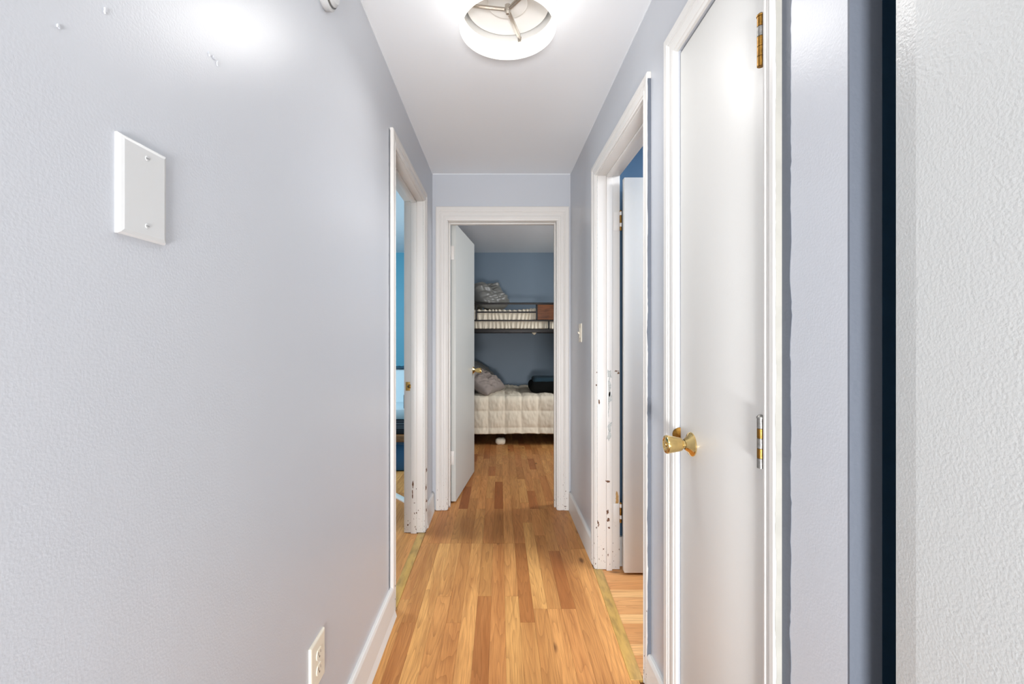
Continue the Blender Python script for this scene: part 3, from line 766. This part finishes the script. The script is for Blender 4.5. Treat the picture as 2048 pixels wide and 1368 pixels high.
pillow('pillow', M['satin'], (.60, .42, .20), (-.125, 5.36, 1.70), lean(46, -38, 6), 3.1, 'shiny grey satin pillow leaning on the upper bunk', .06, n=64, fq=.62, rc=.27)
pillow('pillow', M['sheet'], (.60, .40, .13), (-.335, 5.50, 1.70), lean(14, -10), 5.2, 'cream pillow behind the shiny grey one on the upper bunk', .014)
pillow('pillow', M['greycloth'], (.56, .42, .17), (-.200, 5.25, .690), lean(58, -25, 4), 8.4, 'taupe grey pillow at the front of the lower bunk', .026, n=56)
pillow('pillow', M['greydark'], (.50, .44, .16), (-.235, 5.64, .745), lean(50, -12), 1.7, 'dark grey pillow behind the taupe one on the lower bunk', .020)
# folded black plush blanket with a teal top layer
def blob(name, m, x0, x1, y0, y1, z0, z1, r, amp, seed, parent=None, nseg=9):
    bm = bmesh.new(); bmesh.ops.create_cube(bm, size=2); bmesh.ops.subdivide_edges(bm, edges=list(bm.edges), cuts=nseg*2, use_grid_fill=True)
    cx, cy, cz = (x0+x1)/2, (y0+y1)/2, (z0+z1)/2; hx_, hy_, hz_ = (x1-x0)/2, (y1-y0)/2, (z1-z0)/2
    for v in bm.verts:
        p = Vector((v.co.x*hx_, v.co.y*hy_, v.co.z*hz_))
        q_ = Vector([max(-h+r, min(h-r, c)) for c, h in zip(p, (hx_, hy_, hz_))])
        d = p-q_
        if d.length > 1e-6: p = q_+d.normalized()*r
        s = noise.noise((p.x*9+seed, p.y*9, p.z*12))*amp+noise.noise((p.x*40, p.y*40+seed, p.z*40))*amp*.35
        if p.length > 1e-6: p += p.normalized()*s
        v.co = p+Vector((cx, cy, cz))
    return finish(name, bm, m, parent, smooth=True)
pb = tag(blob('folded_blanket', M['fur'], .345, .80, 5.10, 5.48, .565, .700, .06, .012, 2), 'black plush blanket folded on the lower bunk', 'blanket')
blob('top_fold', M['teal'], .385, .80, 5.14, 5.50, .672, .738, .030, .008, 7, pb)
# white cloth on the floor under the bunk
tag(blob('cloth_bundle', M['bedding'], -.045, .065, 4.99, 5.10, .001, .075, .035, .012, 4, nseg=6), 'small white cloth lying on the floor under the lower bunk', 'cloth')

# ---------------------------------------------------------------- blue room, seen through the left doorway
bench = empty('low_bench', (-1.15, 4.2, 0)); tag(bench, 'low brown wooden bench in the blue room behind the left doorway', 'bench')
bx('bench_top', -1.65, -.68, 3.93, 4.5, .280, .338, M['brownwood'], bench, bevel=.004)
for x in (-1.62, -.70):
    for y in (3.97, 4.46): bx('leg', x-.018, x+.018, y-.018, y+.018, 0, .280, M['brownwood'], bench, bevel=.003)
bin_ = tag(boxes('storage_bin', [(-1.55, -.76, 4.0, 4.42, .004, .262)], M['bluebin'], bevel=.02), 'blue storage bin under the low brown bench', 'storage bin')
bx('bin_lid', -1.56, -.75, 3.99, 4.43, .244, .274, M['bluebin'], bin_, bevel=.008)
bk = tag(bx('fabric_box', -1.5, -.74, 3.98, 4.36, .340, .462, M['blackcloth'], bevel=.012), 'black fabric box with grey stripes on the low bench', 'box')
for z in (.395, .412, .432): boxes('stripe', [(-1.49, -.75, 3.977, 3.981, z, z+.004)], M['stripe'], bk)
tag(bx('folded_towel', -1.48, -.76, 3.99, 4.34, .464, .566, M['palefab'], bevel=.03), 'pale folded towel on top of the black fabric box', 'towel')
sp_ = tag(bx('speaker_case', -.862, -.775, 3.965, 4.05, .5665, .700, M['slate'], bevel=.012), 'dark slate blue case standing on the pale towel', 'case')
bx('case_rim', -.857, -.780, 3.961, 3.967, .576, .692, M['blackcloth'], sp_, bevel=.002)
ac = empty('armchair', (-1.25, 5.1, 0)); tag(ac, 'pale blue armchair against the cyan wall of the left room', 'armchair')
bx('seat', -1.6, -.92, 4.85, 5.4, .18, .44, M['palefab'], ac, bevel=.05)
bx('backrest', -1.62, -.90, 5.30, 5.48, .18, .84, M['palefab'], ac, bevel=.06)
for x in (-1.72, -.80): bx('armrest', x-.07, x+.07, 4.85, 5.45, .12, .60, M['palefab'], ac, bevel=.05)
for x in (-1.62, -.90):
    for y in (4.92, 5.38): bx('leg', x-.02, x+.02, y-.02, y+.02, 0, .16, M['brownwood'], ac)
th_ = cloth('throw', M['slate'], lambda u, v: (-1.6+u*.68, 5.285+.21*v, .845+.012*sin(v*pi)+.012*noise.noise((u*22, v*6, 0))), 60, 10, .012, None)
tag(th_, 'dark patterned throw over the back of the pale armchair', 'throw')
bm = bmesh.new(); bm_box(bm, -.45, .45, -.024, .024, 0, .012)
bmesh.ops.rotate(bm, verts=list(bm.verts), cent=(0, 0, 0), matrix=Matrix.Rotation(radians(-48), 3, 'Z'))
bmesh.ops.translate(bm, verts=list(bm.verts), vec=(-.90, 3.50, 0))
tag(finish('loose_board', bm, M['white'], bevel=.002), 'white strip of trim lying on the floor of the blue room', 'board')
